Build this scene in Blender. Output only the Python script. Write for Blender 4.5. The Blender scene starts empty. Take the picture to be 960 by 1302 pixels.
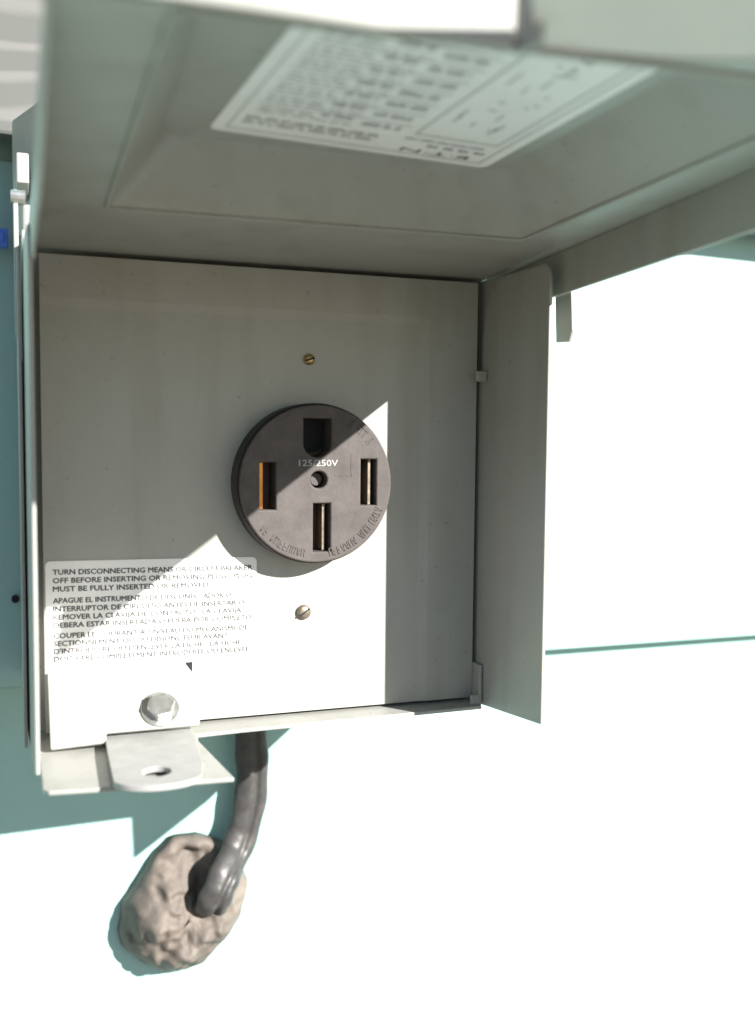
import bpy, bmesh, math, random
from mathutils import Vector, Matrix
random.seed(7)
S = bpy.context.scene
COL = S.collection
MM = 0.001

# ------------------------------------------------------------------ camera
CAM_POS = (-9.34, -331.17, 94.83)
YAW, PITCH, ROLL, FPX = 0.35068, -0.0709, 0.00909, 1274.1
fw = Vector((math.sin(YAW)*math.cos(PITCH), math.cos(YAW)*math.cos(PITCH), math.sin(PITCH)))
rt = Vector((math.cos(YAW), -math.sin(YAW), 0)); up = rt.cross(fw)
c_, s_ = math.cos(ROLL), math.sin(ROLL)
rr, uu = c_*rt + s_*up, -s_*rt + c_*up
cd = bpy.data.cameras.new('Camera'); cam = bpy.data.objects.new('Camera', cd); COL.objects.link(cam)
m = Matrix((rr, uu, -fw)).transposed().to_4x4(); m.translation = Vector(CAM_POS)*MM
cam.matrix_world = m
cd.sensor_fit = 'HORIZONTAL'; cd.sensor_width = 36; cd.lens = FPX/960*36
cd.clip_start = 0.01; cd.clip_end = 100
cd.dof.use_dof = True; cd.dof.focus_distance = 0.350; cd.dof.aperture_fstop = 11
S.camera = cam

# ------------------------------------------------------------------ sky, sun, exposure
SUN = Vector((0.735, -1.0, 0.593)).normalized()          # towards the sun
elev = math.asin(SUN.z); az = math.atan2(SUN.x, SUN.y)
w = bpy.data.worlds.new('World'); S.world = w; w.use_nodes = True
nt = w.node_tree; nt.nodes.clear()
sky = nt.nodes.new('ShaderNodeTexSky'); sky.sky_type = 'NISHITA'; sky.sun_disc = False
sky.sun_elevation = elev; sky.sun_rotation = az; sky.dust_density = 0.2; sky.air_density = 0.8
bg = nt.nodes.new('ShaderNodeBackground'); bg.inputs['Strength'].default_value = 0.05
wo = nt.nodes.new('ShaderNodeOutputWorld')
nt.links.new(sky.outputs[0], bg.inputs[0]); nt.links.new(bg.outputs[0], wo.inputs[0])
sd = bpy.data.lights.new('Sun', 'SUN'); sd.energy = 5; sd.angle = math.radians(0.5); sd.color = (1, .97, .93)
so = bpy.data.objects.new('Sun', sd); COL.objects.link(so)
so.rotation_euler = (-SUN).to_track_quat('-Z', 'Y').to_euler(); so.location = (0.8, -1.1, 1.2)
S.view_settings.view_transform = 'Standard'; S.view_settings.look = 'None'
S.view_settings.gamma = 1; S.view_settings.use_curve_mapping = False
S.view_settings.exposure = 1.42
S.render.engine = 'CYCLES'

# ------------------------------------------------------------------ helpers
def tag(o, label, cat, group=None):
    o['label'] = label; o['category'] = cat
    if group: o['group'] = group
ORG = {}
def empty(name, base):
    o = bpy.data.objects.new(name, None); COL.objects.link(o)
    o.empty_display_size = .02
    o.location = Vector(base)*MM; ORG[o] = Vector(base); return o
def obj(name, verts, faces, mat, parent=None, base=None, smooth=False, bevel=0, seg=2):
    """one mesh object from world coordinates in millimetres"""
    org = ORG[parent] if parent else Vector(base or (0, 0, 0))
    me = bpy.data.meshes.new(name)
    me.from_pydata([tuple((Vector(v)-org)*MM) for v in verts], [], faces)
    bm = bmesh.new(); bm.from_mesh(me); bmesh.ops.recalc_face_normals(bm, faces=bm.faces); bm.to_mesh(me); bm.free()
    me.materials.append(M[mat]); o = bpy.data.objects.new(name, me); COL.objects.link(o)
    if parent: o.parent = parent
    else: o.location = org*MM
    ORG[o] = org
    if smooth: me.polygons.foreach_set('use_smooth', [True]*len(me.polygons))
    if bevel:
        b = o.modifiers.new('Bevel', 'BEVEL'); b.width = bevel*MM; b.segments = seg; b.limit_method = 'ANGLE'
        b.angle_limit = math.radians(35); b.harden_normals = False
    return o
def box(x0, x1, y0, y1, z0, z1):
    v = [(x, y, z) for x in (x0, x1) for y in (y0, y1) for z in (z0, z1)]
    f = [(0,1,3,2), (4,6,7,5), (0,4,5,1), (2,3,7,6), (0,2,6,4), (1,5,7,3)]
    return v, f
def prism(poly, a, b):
    """poly: list of 3-D points (one planar loop); a, b: offset vectors of the two caps"""
    n = len(poly); a, b = Vector(a), Vector(b)
    v = [Vector(q)+a for q in poly] + [Vector(q)+b for q in poly]
    f = [tuple(range(n)), tuple(range(2*n-1, n-1, -1))] + [(i, (i+1) % n, n+(i+1) % n, n+i) for i in range(n)]
    return v, f
def merge(*vf):
    V, F = [], []
    for v, f in vf:
        k = len(V); V += list(v); F += [tuple(i+k for i in q) for q in f]
    return V, F
def xf(vf, fn):
    return [fn(Vector(q)) for q in vf[0]], vf[1]
def disc(cx, cz, r, y0, y1, n=48, sy=None):
    pl = [(cx+r*math.cos(2*math.pi*i/n), 0, cz+r*math.sin(2*math.pi*i/n)) for i in range(n)]
    return prism(pl, (0, y0, 0), (0, y1, 0))
def round_rect(x0, x1, z0, z1, r, n=5):
    pts = []
    for cx, cz, a0 in ((x1-r, z1-r, 0), (x0+r, z1-r, 90), (x0+r, z0+r, 180), (x1-r, z0+r, 270)):
        for i in range(n+1):
            a = math.radians(a0+90*i/n); pts.append((cx+r*math.cos(a), cz+r*math.sin(a)))
    return pts

# ------------------------------------------------------------------ materials
M = {}
def mat(name, col, rough=.5, metal=0, bump=0, bscale=400, var=0, vscale=60, spec=.5, col2=None, detail=6):
    m = bpy.data.materials.new(name); m.use_nodes = True; M[name] = m
    n, l = m.node_tree.nodes, m.node_tree.links; p = n['Principled BSDF']
    p.inputs['Base Color'].default_value = (*col, 1); p.inputs['Roughness'].default_value = rough
    p.inputs['Metallic'].default_value = metal; p.inputs['Specular IOR Level'].default_value = spec
    tc = n.new('ShaderNodeTexCoord')
    if var:
        t = n.new('ShaderNodeTexNoise'); t.inputs['Scale'].default_value = vscale; t.inputs['Detail'].default_value = detail
        t.inputs['Roughness'].default_value = .65
        l.new(tc.outputs['Object'], t.inputs['Vector'])
        r = n.new('ShaderNodeValToRGB'); r.color_ramp.elements[0].position = .32; r.color_ramp.elements[1].position = .68
        c2 = col2 or tuple(c*(1-var) for c in col)
        r.color_ramp.elements[0].color = (*c2, 1); r.color_ramp.elements[1].color = (*col, 1)
        l.new(t.outputs['Fac'], r.inputs['Fac']); l.new(r.outputs['Color'], p.inputs['Base Color'])
        mr = n.new('ShaderNodeMapRange'); mr.inputs['To Min'].default_value = max(0, rough-.08); mr.inputs['To Max'].default_value = min(1, rough+.1)
        l.new(t.outputs['Fac'], mr.inputs['Value']); l.new(mr.outputs['Result'], p.inputs['Roughness'])
    if bump:
        t = n.new('ShaderNodeTexNoise'); t.inputs['Scale'].default_value = bscale; t.inputs['Detail'].default_value = 3
        l.new(tc.outputs['Object'], t.inputs['Vector'])
        b = n.new('ShaderNodeBump'); b.inputs['Strength'].default_value = bump; b.inputs['Distance'].default_value = .0004
        l.new(t.outputs['Fac'], b.inputs['Height']); l.new(b.outputs['Normal'], p.inputs['Normal'])
    return m
m = mat('grey_paint', (.368, .37, .338), .42, bump=.10, bscale=900, var=.10, vscale=35)
n, l = m.node_tree.nodes, m.node_tree.links; p = n['Principled BSDF']      # water streaks and fine dirt specks over the paint
src = p.inputs['Base Color'].links[0].from_socket; tc = n.new('ShaderNodeTexCoord')
def wear(scale_vec, sc, lo_, hi_, col, amount, prev):
    mp = n.new('ShaderNodeMapping'); mp.inputs['Scale'].default_value = scale_vec
    t = n.new('ShaderNodeTexNoise'); t.inputs['Scale'].default_value = sc; t.inputs['Detail'].default_value = 5
    r_ = n.new('ShaderNodeValToRGB'); r_.color_ramp.elements[0].position = lo_; r_.color_ramp.elements[1].position = hi_
    r_.color_ramp.elements[1].color = (amount, amount, amount, 1)
    mx = n.new('ShaderNodeMixRGB'); mx.inputs['Color2'].default_value = (*col, 1)
    l.new(tc.outputs['Object'], mp.inputs['Vector']); l.new(mp.outputs['Vector'], t.inputs['Vector'])
    l.new(t.outputs['Fac'], r_.inputs['Fac']); l.new(r_.outputs['Color'], mx.inputs['Fac']); l.new(prev, mx.inputs['Color1'])
    return mx.outputs['Color']
src = wear((1, 1, .12), 90, .5, .75, (.27, .265, .22), .55, src)
src = wear((1, 1, 1), 420, .66, .74, (.18, .165, .13), .6, src)
l.new(src, p.inputs['Base Color'])
mat('galvanised', (.40, .40, .385), .5, metal=.2, bump=.1, bscale=500, var=.2, vscale=180)
mat('zinc', (.62, .61, .58), .3, metal=.9, bump=.1, bscale=800, var=.2, vscale=300)
mat('brown_metal', (.30, .25, .19), .45, metal=.6, var=.5, vscale=500)
mat('brass', (.62, .45, .2), .35, metal=.9, var=.4, vscale=400)
mat('copper', (.6, .27, .08), .35, metal=.9, var=.4, vscale=300)
mat('black_plastic', (.118, .104, .099), .6, spec=.12, bump=.2, bscale=900, var=.3, vscale=140)
mat('dark_plastic', (.085, .042, .024), .5)
mat('bounce_lit_paint', (.82, .81, .77), .5, bump=.1, bscale=900, var=.08, vscale=35)  # lid paint lightened: bounced light on the front fold put into the colour
mat('sticker', (.9, .88, .86), .5, bump=.05, bscale=300, var=.06, vscale=70)
mat('ink', (.07, .07, .07), .6)
mat('grey_ink', (.42, .42, .41), .6)
mat('siding', (.355, .565, .525), .55, bump=.25, bscale=260, var=.07, vscale=30)  # white siding; the teal of its skylit shade is put into the colour
mat('shaded_rim', (.032, .028, .027), .5, spec=.3)  # near-black: shade of the socket's side wall put into the colour
mat('dark_hole', (.01, .01, .012), .8)
mat('blue_plastic', (.08, .2, .75), .4)
mat('cable_rubber', (.07, .065, .06), .4, bump=.4, bscale=260, var=.6, vscale=130, col2=(.035, .034, .034))
mat('putty', (.185, .155, .128), .7, bump=.8, bscale=240, var=.6, vscale=60, col2=(.09, .074, .063))
mat('gravel', (.19, .175, .15), .9, bump=.5, bscale=60, var=.4, vscale=40)
# weathered board: pale wavy grain on grey-pink wood
m = mat('weathered_wood', (.10, .11, .10), .75)
n, l = m.node_tree.nodes, m.node_tree.links; p = n['Principled BSDF']
tc = n.new('ShaderNodeTexCoord'); mp = n.new('ShaderNodeMapping'); mp.inputs['Scale'].default_value = (.25, 1, 1)
wv = n.new('ShaderNodeTexWave'); wv.bands_direction = 'Z'; wv.inputs['Scale'].default_value = 22; wv.inputs['Distortion'].default_value = 5
wv.inputs['Detail'].default_value = 2; wv.inputs['Detail Scale'].default_value = 2.2
cr = n.new('ShaderNodeValToRGB')
cr.color_ramp.elements[0].position = .55; cr.color_ramp.elements[0].color = (.10, .104, .095, 1)
cr.color_ramp.elements[1].position = .97; cr.color_ramp.elements[1].color = (.15, .148, .14, 1)
l.new(tc.outputs['Object'], mp.inputs['Vector']); l.new(mp.outputs['Vector'], wv.inputs['Vector'])
l.new(wv.outputs['Fac'], cr.inputs['Fac']); l.new(cr.outputs['Color'], p.inputs['Base Color'])

# ------------------------------------------------------------------ the wall: lap siding and a grey board above it
wall = empty('siding_wall', (0, 100, -640))
tag(wall, 'white lap siding wall with teal shade mixed into its colour, behind the open outlet box', 'wall')
WALL_Y = 99.0
def plank(z0, z1):
    # bottom edge proud, face leaning back 4 mm towards the top
    pr = [(WALL_Y, z0), (WALL_Y+.4, z0+.0), (WALL_Y+10, z1+7), (WALL_Y+13, z1+7), (WALL_Y+8, z0)]
    pl = [(-700, y, z) for y, z in pr]
    v, f = prism(pl, (0, 0, 0), (1500, 0, 0))
    o = obj('siding_plank', v, f, 'siding', wall, bevel=.5)
    return o
LAP = [-7.2]
for k in range(4): LAP.insert(0, LAP[0]-206)
for z in LAP[:-1]: plank(z, z+206)
plank(-7.2, 199)
obj('sheathing', *box(-700, 800, 113, 120, -640, 640), 'siding', wall)
for z in (405, 611): plank(z, z+206)
v, f = disc(-8.6, 29.2, 1.5, WALL_Y-.6, WALL_Y+3, 16)
obj('nail_head', v, f, 'dark_hole', wall)

v, f = box(-4000, 4000, -6000, 140, -960, -940)
g = obj('ground', v, f, 'gravel', None, base=(0, 0, -940)); g['kind'] = 'structure'
board = [(-700, 88, 225.5), (800, 88, 193.5), (800, 88, 425), (-700, 88, 425)]
v, f = prism(board, (0, 0, 0), (0, 11, 0))
o = obj('trim_board', v, f, 'weathered_wood', None, base=(50, 99, 210), bevel=1.5)
tag(o, 'weathered grey board with pale wavy grain above the siding', 'board')

# ------------------------------------------------------------------ the outlet box
BOX = empty('outlet_box', (75, 50, -2))
tag(BOX, 'grey steel outlet box with round socket and its lid held open', 'outlet box')

# back body: lower box and upper hood, with the chamfered hood corner at the left
pl = [(-4.8, 8), (155, 8), (155, 98), (-4.8, 98)]
obj('back_box', *prism([(x, y, 0) for x, y in pl], (0, 0, -1.5), (0, 0, 168)), 'grey_paint', BOX, bevel=1)
pl = [(3, 40), (150, 40), (156, 70), (156, 98), (-7, 98), (-7, 70)]
obj('hood', *prism([(x, y, 0) for x, y in pl], (0, 0, 168.5), (0, 0, 211.5)), 'grey_paint', BOX, bevel=1)
obj('hinge_leaf', *box(-6.2, -2.2, 30, 72, 179.5, 189.5), 'grey_paint', BOX, bevel=.6)

# receptacle panel: flat field with a soft bent border along the top and right
xs = [-.3, 127.5, 131, 149.3]; zs = [.7, 135.5, 138.5, 151.6]
off = lambda i, k: -.6 if (i >= 2 or k >= 2) else 0.0
V, F = [], []
for y_ in (0, 1.2):
    for k, z in enumerate(zs):
        for i, x in enumerate(xs): V.append((x, off(i, k)+y_, z))
for s in (0, 16):
    for k in range(3):
        for i in range(3):
            a = s+k*4+i; F.append((a, a+1, a+5, a+4))
rim_ = [0,1,2,3,7,11,15,14,13,12,8,4]
for i in range(12):
    a, b = rim_[i], rim_[(i+1) % 12]; F.append((a, b, b+16, a+16))
obj('receptacle_panel', V, F, 'grey_paint', BOX)

# side flaps
def flap(xf_, xb, rf, rb, mirror):
    t = 1.2
    z_top = 152.5
    out = [(-49, 3.2), (-49, 139)]                            # (y, z) outline: front edge, rounded top front
    for i in range(7):
        a = math.radians(90*i/6); out.append((-44.5-4.5*math.cos(a), 146-0+5.5*math.sin(a)))
    out += [(-16, 152.0), (-9, 149), (-4, 142), (-1.5, 132), (-1.5, 119), (6, 118), (6, -1), (-5, -1.2)]
    V0 = []
    for y, z in out:
        k = (y+49)/55
        V0.append((xf_+(xb-xf_)*k, y, z))
    v, f = prism(V0, (0, 0, 0), (t if not mirror else -t, 0, 0))
    o = obj('side_flap', v, f, 'grey_paint', BOX, bevel=.3)
    return o
flap(151.0, 151.0, 0, 0, False)
flap(-3.2, -4.6, 0, 0, True)
for x in (152.4, -7.0): obj('box_side', *box(x, x+1.1, -17, 7.6, 1.4, 153.0 if x > 0 else 150.5), 'grey_paint', BOX, bevel=.3)
# little bent tabs at the right rear edge
obj('bent_tab', *box(146.6, 150.8, -6.2, -5.0, 116.2, 120), 'grey_paint', BOX, bevel=.4)
obj('corner_bracket', *merge(box(149.4, 150.7, -6.6, 3, -1.2, 13.8), box(146, 150.0, -6.7, -5.7, -1.2, 3)), 'grey_paint', BOX, bevel=.5)

# bottom shelf
sh = [(-2.8, 7.6), (-2.8, -50), (-1.2, -52.5), (12, -54.2), (30, -56), (48.5, -57.5), (45, -19), (46, -12.5), (60, -11.5), (149.2, -9.5), (150.7, -4), (150.7, 7.6)]
obj('bottom_shelf', *prism([(x, y, 0) for x, y in sh], (0, 0, -.4), (0, 0, -1.7)), 'grey_paint', BOX, bevel=.4)

# hasp: tilted plate on the panel, padlock tab with a hole
def plate_pt(x, s, d=0):                                       # s 0..1 down the plate
    y = -1.0 - 14.5*s; z = 20.2 - 16.2*s
    nrm = Vector((0, -16.2, -14.5)).normalized()*-1
    nrm = Vector((0, -.745, .667))
    q = Vector((x, y, z)) + nrm*d
    return q
pp = [plate_pt(.4, 0), plate_pt(46, .02), plate_pt(46.4, .92), plate_pt(45.6, 1.05), plate_pt(17, 1.05), plate_pt(16.8, 1.2), plate_pt(.5, 1.22)]
hs = obj('hasp', *prism(pp, (0, 0, 0), Vector((0, -.745, .667))*1.3), 'grey_paint', BOX, bevel=.4)
# tab as a 2-D outline with a hole, laid flat
def curve_mesh(loops, extrude, bevel=0):
    cu = bpy.data.curves.new('tmp', 'CURVE'); cu.dimensions = '2D'; cu.fill_mode = 'BOTH'; cu.extrude = extrude
    cu.bevel_depth = bevel; cu.bevel_resolution = 2
    for lp in loops:
        sp = cu.splines.new('POLY'); sp.points.add(len(lp)-1); sp.use_cyclic_u = True
        for q, pt in zip(lp, sp.points): pt.co = (q[0], q[1], 0, 1)
    o = bpy.data.objects.new('tmp', cu); COL.objects.link(o)
    me = bpy.data.meshes.new_from_object(o.evaluated_get(bpy.context.evaluated_depsgraph_get()))
    V = [v.co.copy() for v in me.vertices]; F = [tuple(p_.vertices) for p_ in me.polygons]
    bpy.data.objects.remove(o); bpy.data.curves.remove(cu); bpy.data.meshes.remove(me)
    return V, F
out = [(17.2, -9), (16.2, -30), (15.6, -50)]
for i in range(29):
    a = math.radians(188+ (352-188)*i/28); out.append((27.2+11.8*math.cos(a), -51.5+7.0*math.sin(a)+ -1.0*(i/28)))
out += [(40.6, -46), (42.2, -30), (43.6, -9)]
hole = [(27.4+4.2*math.cos(2*math.pi*i/32), -48.5+4.2*math.sin(2*math.pi*i/32)) for i in range(32)]
V, F = curve_mesh([out, hole], .6, .25)
def tabz(y): return 1.6 - .3*max(0, min(1, (y+34)/18))
V = [Vector((q.x, q.y*1.085-1, q.z+tabz(q.y))) for q in V]
obj('padlock_tab', V, F, 'galvanised', hs)
obj('notch', *prism([plate_pt(43.6, .0, 0), plate_pt(46.2, .0, 0), plate_pt(45.6, .17, 0)], Vector((0, -.745, .667))*1.25, Vector((0, -.745, .667))*1.45), 'dark_hole', hs)
# bolt with washer
def hexhead(c, nrm, r, h, wr):
    nrm = Vector(nrm).normalized(); u = nrm.orthogonal().normalized(); v_ = nrm.cross(u); c = Vector(c)
    out = []
    wp = [c + (u*math.cos(2*math.pi*i/28) + v_*math.sin(2*math.pi*i/28))*wr for i in range(28)]
    hp = [c + (u*math.cos(math.pi*i/3+.3) + v_*math.sin(math.pi*i/3+.3))*r for i in range(6)]
    return prism(wp, nrm*0, nrm*.9), prism(hp, nrm*.9, nrm*(.9+h))
bc = plate_pt(34.0, .76, 1.3)
wv_, hv = hexhead(bc, (0, -.745, .667), 4.6, 3.2, 6.0)
obj('bolt', *hv, 'zinc', hs, bevel=.5)
obj('washer', *wv_, 'zinc', hs, bevel=.2)

# warning sticker and its printing
rx = lambda x, z: z + (x-34)*-.010
pts = round_rect(.2, 68.3, 18.6, 55.6, 1.6)
st = obj('warning_sticker', *prism([(x, 0, rx(x, z)) for x, z in pts], (0, -.12, 0), (0, -.27, 0)), 'sticker', BOX)
def text_mesh(s, width=None, size=1.0, offset=.012, height=None):
    cu = bpy.data.curves.new('tmp', 'FONT'); cu.body = s; cu.size = size; cu.offset = offset; cu.resolution_u = 2
    o = bpy.data.objects.new('tmp', cu); COL.objects.link(o); bpy.context.view_layer.update()
    me = bpy.data.meshes.new_from_object(o.evaluated_get(bpy.context.evaluated_depsgraph_get()))
    V = [v.co.copy() for v in me.vertices]; F = [tuple(p_.vertices) for p_ in me.polygons]
    bpy.data.objects.remove(o); bpy.data.curves.remove(cu); bpy.data.meshes.remove(me)
    x0 = min(q.x for q in V); x1 = max(q.x for q in V)
    kx = width/(x1-x0) if width else 1
    return [Vector(((q.x-x0)*kx, q.y, 0)) for q in V], F
LINES = [('TURN DISCONNECTING MEANS OR CIRCUIT BREAKER', 64.2, 53.0), ('OFF BEFORE INSERTING OR REMOVING PLUG.  PLUG', 64.2, 50.3),
         ('MUST BE FULLY INSERTED OR REMOVED.', 50, 47.6),
         ('APAGUE EL INSTRUMENTO DE DESCONECTADOR O', 57, 43.9), ('INTERRUPTOR DE CIRCUITO ANTES DE INSERTAR O', 61.5, 41.2),
         ('REMOVER LA CLAVIJA DE CONTACTO.  LA CLAVIJA', 60.5, 38.6), ('DEBERA ESTAR INSERTADA O FUERA POR COMPLETO', 64, 36.0),
         ('COUPER LE COURANT AU NIVEAU DU MECANISME DE', 62.8, 32.6), ('SECTIONNEMENT OU DU DISJONCTEUR AVANT', 56, 30.1),
         ("D'INTRODUIRE OU D'ENLEVER LA FICHE.  LA FICHE", 60.5, 27.6), ('DOIT ETRE COMPLETEMENT INTRODUITE OU ENLEVEE', 63.2, 25.1)]
parts = []
for s, wd, z in LINES:
    V, F = text_mesh(s, wd, 2.35, 0)
    V2, F2 = merge((V, F), ([q+Vector((.16, .04, .004)) for q in V], F), ([q+Vector((.08, -.08, .008)) for q in V], F)); V, F = V2, F2
    parts.append(([Vector((2.4+q.x, -.36-q.z, rx(2.4+q.x, z-1.7)+q.y)) for q in V], F))
obj('printed_text', *merge(*parts), 'ink', st)

# screws on the panel
def screw(x, z, r, matn, ang):
    loop = [(x+r*math.cos(2*math.pi*i/24), 0, z+r*math.sin(2*math.pi*i/24)) for i in range(24)]
    rings = [(1.0, -.0), (1.0, -.8), (.8, -1.35), (.45, -1.7)]
    V, F = [], []
    for k, y in rings:
        for q in loop: V.append((x+(q[0]-x)*k, y, z+(q[2]-z)*k))
    for a in range(3):
        for i in range(24):
            j = (i+1) % 24; F.append((a*24+i, a*24+j, a*24+24+j, a*24+24+i))
    F.append(tuple(range(72, 96)))
    o = obj('screw', V, F, matn, BOX, smooth=True)
    ca, sa = math.cos(ang), math.sin(ang)
    sl = [(x+ca*u-sa*v_, 0, z+sa*u+ca*v_) for u, v_ in ((-r*.85, -.3), (r*.85, -.3), (r*.85, .3), (-r*.85, .3))]
    obj('screw_slot', *prism(sl, (0, -1.75, 0), (0, -.9, 0)), 'dark_hole', o)
screw(86.4, 122.2, 1.9, 'brass', .3)
screw(84.8, 35.6, 2.5, 'brown_metal', .6)

# ------------------------------------------------------------------ the round socket
CX, CZ, RR, HH = 86.4, 80.3, 26.4, 11.0
ring = [((RR-.7)*math.cos(2*math.pi*i/96), (RR-.7)*math.sin(2*math.pi*i/96)) for i in range(96)]
def rect(cx, cz, w_, h_): return [(cx-w_/2, cz-h_/2), (cx+w_/2, cz-h_/2), (cx+w_/2, cz+h_/2), (cx-w_/2, cz+h_/2)]
dsh = [(-5.4, 22.4), (-5.4, 13.8)] + [(5.5*math.cos(math.radians(a)), 13.8+5.5*math.sin(math.radians(a))) for a in range(190, 351, 10)] + [(5.4, 13.8), (5.4, 22.4)]
ctr = [(.5+3.5*math.cos(2*math.pi*i/24), 1.4+3.5*math.sin(2*math.pi*i/24)) for i in range(24)]
SL = [rect(-16.9, -.6, 6.6, 16.8), rect(18.1, .5, 6.8, 16.8), rect(1.6, -14.6, 7.2, 17.4)]
V, F = curve_mesh([ring, dsh, ctr]+SL, HH/2-.6, .6)
V = [Vector((CX+q.x, -HH/2+ -q.z, CZ+q.y)) for q in V]
soc = obj('socket', V, F, 'black_plastic', BOX)
obj('socket_back', *disc(CX, CZ, RR-1.2, -1.3, -.2, 64), 'dark_plastic', soc)
rv = []
for k, (rad, y) in enumerate(((RR, -.1), (RR+.5, -.1), (RR+.5, -HH+2.4), (RR+.2, -HH+1.7), (RR, -HH+1.8))):
    rv += [(CX+rad*math.cos(2*math.pi*i/96), y, CZ+rad*math.sin(2*math.pi*i/96)) for i in range(96)]
rf = [(k*96+i, k*96+(i+1) % 96, (k+1) % 5*96+(i+1) % 96, (k+1) % 5*96+i) for k in range(5) for i in range(96)]
obj('shade_ring', rv, rf, 'shaded_rim', soc)  # added ring, darkened in place of shade on the side wall
obj('hole_floor', *disc(CX, CZ+16.5, 6.2, -1.9, -1.4, 24), 'dark_hole', soc)
obj('rivet', *disc(CX+.5, CZ+1.4, 2.2, -7.6, -1.2, 20), 'black_plastic', soc, bevel=.4)
obj('contact', *box(CX-19.5, CX-18.3, -9.4, -1.5, CZ-8.2, CZ+7), 'copper', soc)
obj('contact', *box(CX+18.6, CX+19.5, -8.6, -1.5, CZ-7.2, CZ+8.2), 'brown_metal', soc)
obj('contact', *box(CX+2.4, CX+3.3, -8.4, -1.5, CZ-22.4, CZ-6.8), 'brown_metal', soc)
obj('contact', *box(CX-1.4, CX+.2, -3.6, -1.5, CZ-22, CZ-7), 'copper', soc)
# moulded lettering
V, F = text_mesh('125/250V', 13.5, 3.0, 0)
p1 = ([Vector((CX-6.4+q.x, -HH-.04, CZ+6.0+q.y)) for q in V], F)
obj('rating_lettering', *p1, 'grey_ink', soc)
def glyph_arc(a0, a1, r, n, h):
    out = []
    for i in range(n):
        if random.random() < .12: continue
        a = math.radians(a0+(a1-a0)*i/(n-1))
        ra = Vector((math.cos(a), 0, math.sin(a))); ta = Vector((-math.sin(a), 0, math.cos(a)))
        c = Vector((CX, -HH, CZ))+ra*r
        segs = random.choice([[(-.5,-1,-.5,1), (-.5,1,.5,1), (-.5,0,.4,0)], [(-.5,-1,0,1), (0,1,.5,-1)], [(-.5,-1,-.5,1), (.5,-1,.5,1), (-.5,1,.5,-1)],
                              [(0,-1,0,1), (-.6,1,.6,1)], [(-.5,-1,.5,-1), (-.5,-1,-.5,1), (.5,-1,.5,1)]])
        for x0, z0, x1, z1 in segs:
            P0 = c+ta*(x0*h*.42)-ra*(z0*h*.5)*-1; P1 = c+ta*(x1*h*.42)-ra*(z1*h*.5)*-1
            d = (P1-P0).normalized(); s = d.cross(Vector((0, 1, 0)))*.17
            out.append(prism([P0-s, P1-s, P1+s, P0+s], (0, .05, 0), (0, -.22, 0)))
    return merge(*out)
obj('rim_lettering', *glyph_arc(218, 258, RR-3.0, 11, 2.3), 'black_plastic', soc)
obj('rim_lettering', *glyph_arc(282, 338, RR-3.0, 16, 2.6), 'black_plastic', soc)
obj('rim_lettering', *glyph_arc(38, 60, RR-3.0, 7, 2.6), 'black_plastic', soc)
obj('mould_line', *merge(box(CX+6, CX+12, -HH-.12, -HH+.1, CZ+2.6, CZ+2.9), box(CX+11.7, CX+12, -HH-.12, -HH+.1, CZ+2.6, CZ+10)), 'black_plastic', soc)

# ------------------------------------------------------------------ the lid (x, v outwards, n up) tilted a little upwards
TH = .045
def L(q):
    x, v_, n_ = q
    return Vector((x, -v_*math.cos(TH)+n_*math.sin(TH), 153.4+v_*math.sin(TH)+n_*math.cos(TH)))
def front(x): return 171.0+.072*x + (0 if x < 80 else .0042*(x-80)**2)
XL, XR = -3.6, 157.0
o_in = [(15.3, 53), (137, 56.5), (143, 181), (15.3, 171)]
i_in = [(27.5, 72), (121, 74.5), (127.5, 179), (23.5, 169.5)]
def rr_loop(c4, r, n=5):
    out = []
    for i in range(4):
        a, b, c = Vector(c4[i-1]), Vector(c4[i]), Vector(c4[(i+1) % 4])
        p0 = b+(a-b).normalized()*r; p1 = b+(c-b).normalized()*r
        for k in range(n+1):
            t = k/n; out.append((1-t)**2*p0+2*t*(1-t)*b+t*t*p1)
    return out
outer = [Vector((XL, -7.3)), Vector((XR, -7.3)), Vector((XR, front(XR))), Vector((XL, front(XL)))]
FRONT = [Vector((x, front(x))) for x in (140, 120, 100, 80, 50, 20)]
lo, li = rr_loop(o_in, 3.0), rr_loop(i_in, 6)
lm = [a.lerp(b, .06) for a, b in zip(lo, li)]; ln = [a.lerp(b, .93) for a, b in zip(lo, li)]
N = len(lo)
def lidsurf(dz):
    V = [(q.x, q.y, dz) for q in outer] + [(q.x, q.y, dz) for q in FRONT]
    base = len(V)
    V += [(q.x, q.y, dz) for q in lo] + [(q.x, q.y, .35+dz) for q in lm] + [(q.x, q.y, 13.4+dz) for q in ln] + [(q.x, q.y, 14+dz) for q in li]
    F = []
    per = N//4
    for c in range(4):
        a = base+c*per
        for k in range(per-1): F.append((c, a+k, a+k+1))
        nx = base+((c+1) % 4)*per
        if c == 2:
            F.append((2, a+per-1, 4)); F.append((3, 9, nx))
            for k in range(5): F.append((4+k, 5+k, a+per-1 if k < 3 else nx))
            F.append((7, nx, a+per-1))
        else: F.append((c, a+per-1, nx, (c+1) % 4))
    for s in range(3):
        b = base+s*N
        for k in range(N): F.append((b+k, b+(k+1) % N, b+N+(k+1) % N, b+N+k))
    F.append(tuple(base+3*N+k for k in range(N)))
    return V, F
Va, Fa = lidsurf(0); Vb, Fb = lidsurf(1.1)
V, F = merge((Va, Fa), (Vb, Fb)); k = len(Va)
per_ = [0, 1, 2, 4, 5, 6, 7, 8, 9, 3]
F += [(a, b, k+b, k+a) for a, b in zip(per_, per_[1:]+per_[:1])]
lid = obj('lid', [L(q) for q in V], F, 'grey_paint', BOX, bevel=.0)
for pgn in lid.data.polygons: pgn.use_smooth = True
em = lid.modifiers.new('Edges', 'EDGE_SPLIT'); em.split_angle = math.radians(20)
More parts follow.
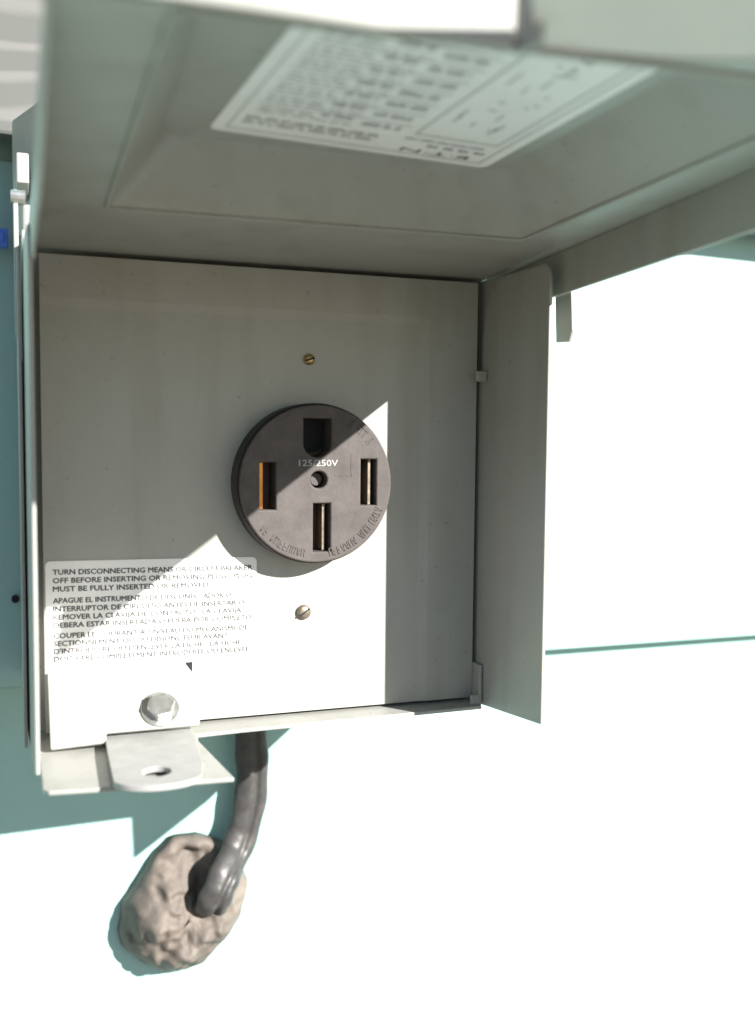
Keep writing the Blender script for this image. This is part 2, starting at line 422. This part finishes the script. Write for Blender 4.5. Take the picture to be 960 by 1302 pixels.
def lidpart(name, vf, matn='grey_paint', bevel=.3):
    return obj(name, [L(q) for q in vf[0]], vf[1], matn, lid, bevel=bevel)
# skirts: right, left
for x0, x1 in ((XR-1.1, XR), (XL, XL+1.1)):
    if x0 > 50: pl = [(x0, -6, -.02), (x0, -6, -10), (x0, 30, -13.4), (x0, 44.5, -13.6), (x0, front(x0)+3, -15), (x0, front(x0), -.02)]
    else: pl = [(x0, 33, -.02), (x0, 40, -6), (x0, 44.5, -13.6), (x0, 112, -14.2), (x0, 169, -1.2), (x0, front(x0)-.3, -.02)]
    lidpart('skirt', prism(pl, (0, 0, 0), (x1-x0, 0, 0)))
# pressed ridge round the pan
Vr, Fr = [], []
RN = 6
for i in range(N):
    d = (lo[(i+1) % N]-lo[i-1]).normalized(); sd_ = Vector((-d.y, d.x))
    for k in range(RN):
        a = 2*math.pi*k/RN; q = lo[i]+sd_*math.cos(a)*.8
        Vr.append((q.x, q.y, math.sin(a)*.75-.1))
for i in range(N):
    for k in range(RN):
        Fr.append((i*RN+k, i*RN+(k+1) % RN, ((i+1) % N)*RN+(k+1) % RN, ((i+1) % N)*RN+k))
ridge = lidpart('ridge', (Vr, Fr), bevel=0)
for pgn in ridge.data.polygons: pgn.use_smooth = True
# finger lip along the front edge
lp = [(XL, front(XL), .4), (70.6, front(70.6), -1.2), (70.6, front(70.6)+3.0, 26), (XL, front(XL)+3, 26)]
lidpart('finger_lip', prism(lp, (0, .05, 0), (0, 1.3, 0)), bevel=.5)
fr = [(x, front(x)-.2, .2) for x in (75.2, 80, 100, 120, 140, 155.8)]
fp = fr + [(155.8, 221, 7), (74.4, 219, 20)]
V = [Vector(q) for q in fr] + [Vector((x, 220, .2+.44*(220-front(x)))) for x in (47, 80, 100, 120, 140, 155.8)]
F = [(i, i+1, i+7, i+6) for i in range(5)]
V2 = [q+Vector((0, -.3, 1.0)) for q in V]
lidpart('front_fold', merge((V, F), (V2, F)), 'bounce_lit_paint', bevel=0)  # fold coloured paler than the lid in place of bounced light
lidpart('lip_end', prism([(70.9, front(70.6)+.3, -1.6), (73.6, front(70.6)+4.5, -1), (73.6, front(70.6)+6.5, 26), (70.9, front(70.6)+3.3, 26)], (0, 0, 0), (.9, -.4, 0)), bevel=0)
# hinge ears
lidpart('hinge_ear', prism([(XR+.2, 41, -13), (XR+.2, 51, -13.4), (XR+.2, 51.5, -25.5), (XR+.2, 49.5, -29), (XR+.2, 41.5, -28.2)], (0, 0, 0), (1.2, 0, 0)))
lidpart('hinge_ear', prism([(-6.2, -6, 17), (-6.2, 1, 17), (-6.2, 3, 8), (-6.2, 7, -12), (-6.2, 3.5, -29), (-6.2, -4, -22)], (0, 0, 0), (-1.3, 0, 0)))
obj('hinge_strap', *prism([(-5.2, -3, 117), (-5.2, 4, 119), (-5.2, 6, 150), (-5.2, 6, 158), (-5.2, -2, 158)], (0, 0, 0), (.6, 0, 0)), 'zinc', BOX, bevel=.1)
obj('hinge_pin', *prism([(-8.2+ .0, -1+2.0*math.cos(a*math.pi/6), 168+2.0*math.sin(a*math.pi/6)) for a in range(12)], (0, 0, 0), (4.2, 0, 0)), 'zinc', BOX, smooth=False)

# rating label inside the lid, stuck on a few degrees askew and read from the hinge side
LA = math.radians(4.5)
LC = Vector((79.6, 121))
def LB(u, v_, d=0):      # u right in the picture, v away from the hinge, origin at label centre
    x = LC.x+u*math.cos(LA)+v_*math.sin(LA); y = LC.y-u*math.sin(LA)+v_*math.cos(LA)
    return Vector((x, y, 14-.15-d))
HW, HL = 39, 43
lab = obj('rating_label', [L(q) for q in prism([LB(x, z) for x, z in round_rect(-HW, HW, -HL, HL, 2.5)], (0, 0, 0), (0, 0, -.12))[0]],
          prism([(0, 0, 0)]*24, (0, 0, 0), (0, 0, 1))[1], 'sticker', lid)
def bar(u0, u1, v0, v1): return ([LB(u0, v0, .25), LB(u1, v0, .25), LB(u1, v1, .25), LB(u0, v1, .25)], [(0, 1, 2, 3)])
ink, gink = [], []
t = .35                                                            # border line
gink += [bar(-HW+3.4, HW-3.4, -HL+3, -HL+3+t), bar(-HW+3.4, -HW+3.4+t, -HL+3, HL-3), bar(HW-3.4-t, HW-3.4, -HL+3, HL-3)]
def words(u0, u1, v0, h, dest, lo_=1.2, hi=4.5, gap=.9):
    u = u0
    while u < u1:                                                  # words of small letter-sized marks
        end = min(u+random.uniform(lo_, hi), u1)
        while u < end:
            w_ = random.uniform(.35, .6); a_ = random.choice((0, 0, 0, h*.25))
            dest.append(bar(u, u+w_, v0, v0+h-a_)); u += w_+.3
        u += gap
for k in range(3): words(-HW+6, 2-random.random()*4, -HL+8.2+k*1.7, 1.0, ink if k != 1 else gink)
for r in range(9):                                                 # table of small print
    v0 = -HL+16+r*7
    words(-HW+7, -8, v0, 1.0, gink); words(-HW+7, -HW+20, v0+2.2, 1.3, gink)
    words(-6, 4, v0+1.2, 2.6, gink, 2, 6); words(-HW+22, -9, v0+3.0, 2.2, gink, 2, 5)
    gink.append(bar(-HW+6, 6, v0+5.4, v0+5.7))
for q in ((9, 33, -HL+17, -HL+17.4), (9, 9.4, -HL+17, HL-6), (32.6, 33, -HL+17, HL-6)): gink.append(bar(*q))
for k in range(26):                                                # wiring diagram
    u = random.uniform(13, 27); v0 = random.uniform(-HL+22, HL-14)
    gink.append(bar(u, u+random.uniform(.5, 4), v0, v0+.45) if random.random() < .6 else bar(u, u+.45, v0, v0+random.uniform(2, 7)))
words(8, 31, -HL+13.2, .8, ink, 3, 6, .5)
words(16, 33, -HL+9.6, 1.3, ink, 1.2, 2.6, 1.6)
# maker's mark: upright when the lid is closed, so upside down here
V, F = text_mesh('E\u00b7T\u00b7N', 20, 4.4, 0)
ink.append(([LB(30.5-q.x, -HL+6.9-q.y*.75, .25) for q in V], F))
obj('label_small_print', [L(q) for q in merge(*gink)[0]], merge(*gink)[1], 'grey_ink', lid)
obj('label_print', [L(q) for q in merge(*ink)[0]], merge(*ink)[1], 'ink', lid)

# ------------------------------------------------------------------ cable and sealing putty
def sweep(path, sect, mats):
    """path: list of (pos, width_dir_angle, kx, ky)"""
    n = len(sect); V, F = [], []
    pts = [Vector(q[0]) for q in path]
    for i, q in enumerate(path):
        d = (pts[min(i+1, len(pts)-1)]-pts[max(i-1, 0)]).normalized()
        side = d.cross(Vector((0, 1, 0))).normalized()*-1; nrm = side.cross(d)
        for a, b in sect: V.append(pts[i]+side*a*q[1]+nrm*b*q[2])
    for i in range(len(path)-1):
        for k in range(n): F.append((i*n+k, i*n+(k+1) % n, (i+1)*n+(k+1) % n, (i+1)*n+k))
    F += [tuple(range(n)), tuple(range((len(path)-1)*n, len(path)*n))]
    return V, F
ctl = [(88.7, 97, 6), (88.7, 97, -35.4), (89.4, 97.5, -53.8), (87.2, 97, -71), (82.0, 94.5, -84.6), (74.4, 85, -92.5), (70.0, 82.5, -100.5), (68.6, 86.5, -106.5), (68, 94, -109)]
def cr_(p0, p1, p2, p3, t):
    return .5*((2*p1)+(-p0+p2)*t+(2*p0-5*p1+4*p2-p3)*t*t+(-p0+3*p1-3*p2+p3)*t**3)
C = [Vector(q) for q in ctl]; path = []
for i in range(len(C)-1):
    for k in range(6):
        path.append(cr_(C[max(i-1, 0)], C[i], C[i+1], C[min(i+2, len(C)-1)], k/6))
path.append(C[-1])
# two-lobed flat section: the groove runs down the middle
sect = []
for i in range(40):
    a = 2*math.pi*i/40; x = math.cos(a)*7.3; y = math.sin(a)*3.9
    groove = 1-.48*math.exp(-((x+1.6)/1.1)**2); sect.append((x, y*groove))
cable = obj('power_cable', *sweep([(q, 1+.05*math.sin(i*.9), 1+.06*math.sin(i*1.7)) for i, q in enumerate(path)], sect, 0), 'cable_rubber', None, base=(84, 78, 0), smooth=True)
tag(cable, 'dark grooved flat cable curving down from the box into the putty', 'cable')

outl = [(54, -79), (65, -79), (75, -83), (84, -92), (88.6, -104), (85, -118), (79, -127), (68, -137), (60, -140), (50, -139.5), (40, -133), (33, -126), (30.6, -118), (33, -106), (39, -97), (47, -86)]
cx0, cz0 = 60, -110
from mathutils import noise
V, F = [], []
NR, NA = 30, 120
def out_r(ang):
    best = None
    pl = outl
    dx, dz = math.cos(ang), math.sin(ang)
    for i in range(len(pl)):
        (x1, z1), (x2, z2) = pl[i], pl[(i+1) % len(pl)]
        x1 -= cx0; x2 -= cx0; z1 -= cz0; z2 -= cz0
        den = dx*(z2-z1)-dz*(x2-x1)
        if abs(den) < 1e-9: continue
        t_ = (x1*(z2-z1)-z1*(x2-x1))/den; s = (x1*dz-z1*dx)/den
        if t_ > 0 and -1e-6 <= s <= 1+1e-6: best = t_ if best is None else max(best, t_)
    return best or 25
V.append((cx0, 77.5, cz0))
lumps = [(45, -112, 9, 5.5), (52, -97, 8, 3), (58, -125, 10, 5), (72, -116, 9, 4.5), (66, -103, 8, -3.5), (47, -127, 7, 3.5), (78, -103, 7, 2), (60, -89, 16, -9), (67, -97, 9, -5)]
for r in range(1, NR+1):
    k = r/NR
    for i in range(NA):
        a = 2*math.pi*i/NA; R_ = out_r(a)*(1+.03*noise.noise((math.cos(a)*3, math.sin(a)*3, 1)))
        x = cx0+math.cos(a)*R_*k; z = cz0+math.sin(a)*R_*k
        h = 17*max(0, 1-k**2.6)**.6
        for lx, lz, lr, lh in lumps: h += lh*math.exp(-((x-lx)**2+(z-lz)**2)/(lr*lr)*1.6)*min(1, (1-k)*5)
        h += (noise.noise((x*.14, z*.14, 3))*4.2+noise.noise((x*.28, z*.28, 8))*1.8+noise.noise((x*.9, z*.9, 5))*.35)*min(1, (1-k)*6)
        V.append((x, 102.5-max(0, h)-(.2 if k < 1 else -1), z))
for i in range(NA): F.append((0, 1+i, 1+(i+1) % NA))
for r in range(NR-1):
    for i in range(NA):
        a = 1+r*NA; F.append((a+i, a+(i+1) % NA, a+NA+(i+1) % NA, a+NA+i))
F.append(tuple(1+(NR-1)*NA+i for i in range(NA)))
pt = obj('sealing_putty', V, F, 'putty', None, base=(60, 99, -110), smooth=True)
tag(pt, 'lumpy brown-grey sealing putty stuck on the siding around the cable', 'putty')

# ------------------------------------------------------------------ small blue thing at the left edge
o = obj('wire_connector', *merge(box(-24, -9.2, 94.5, 99.5, 169.5, 176.5), box(-24, -10.5, 93.6, 94.4, 171, 175)), 'blue_plastic', None, base=(-15, 99, 170), bevel=.6)
tag(o, 'small bright blue plastic piece on the siding at the left edge', 'connector')
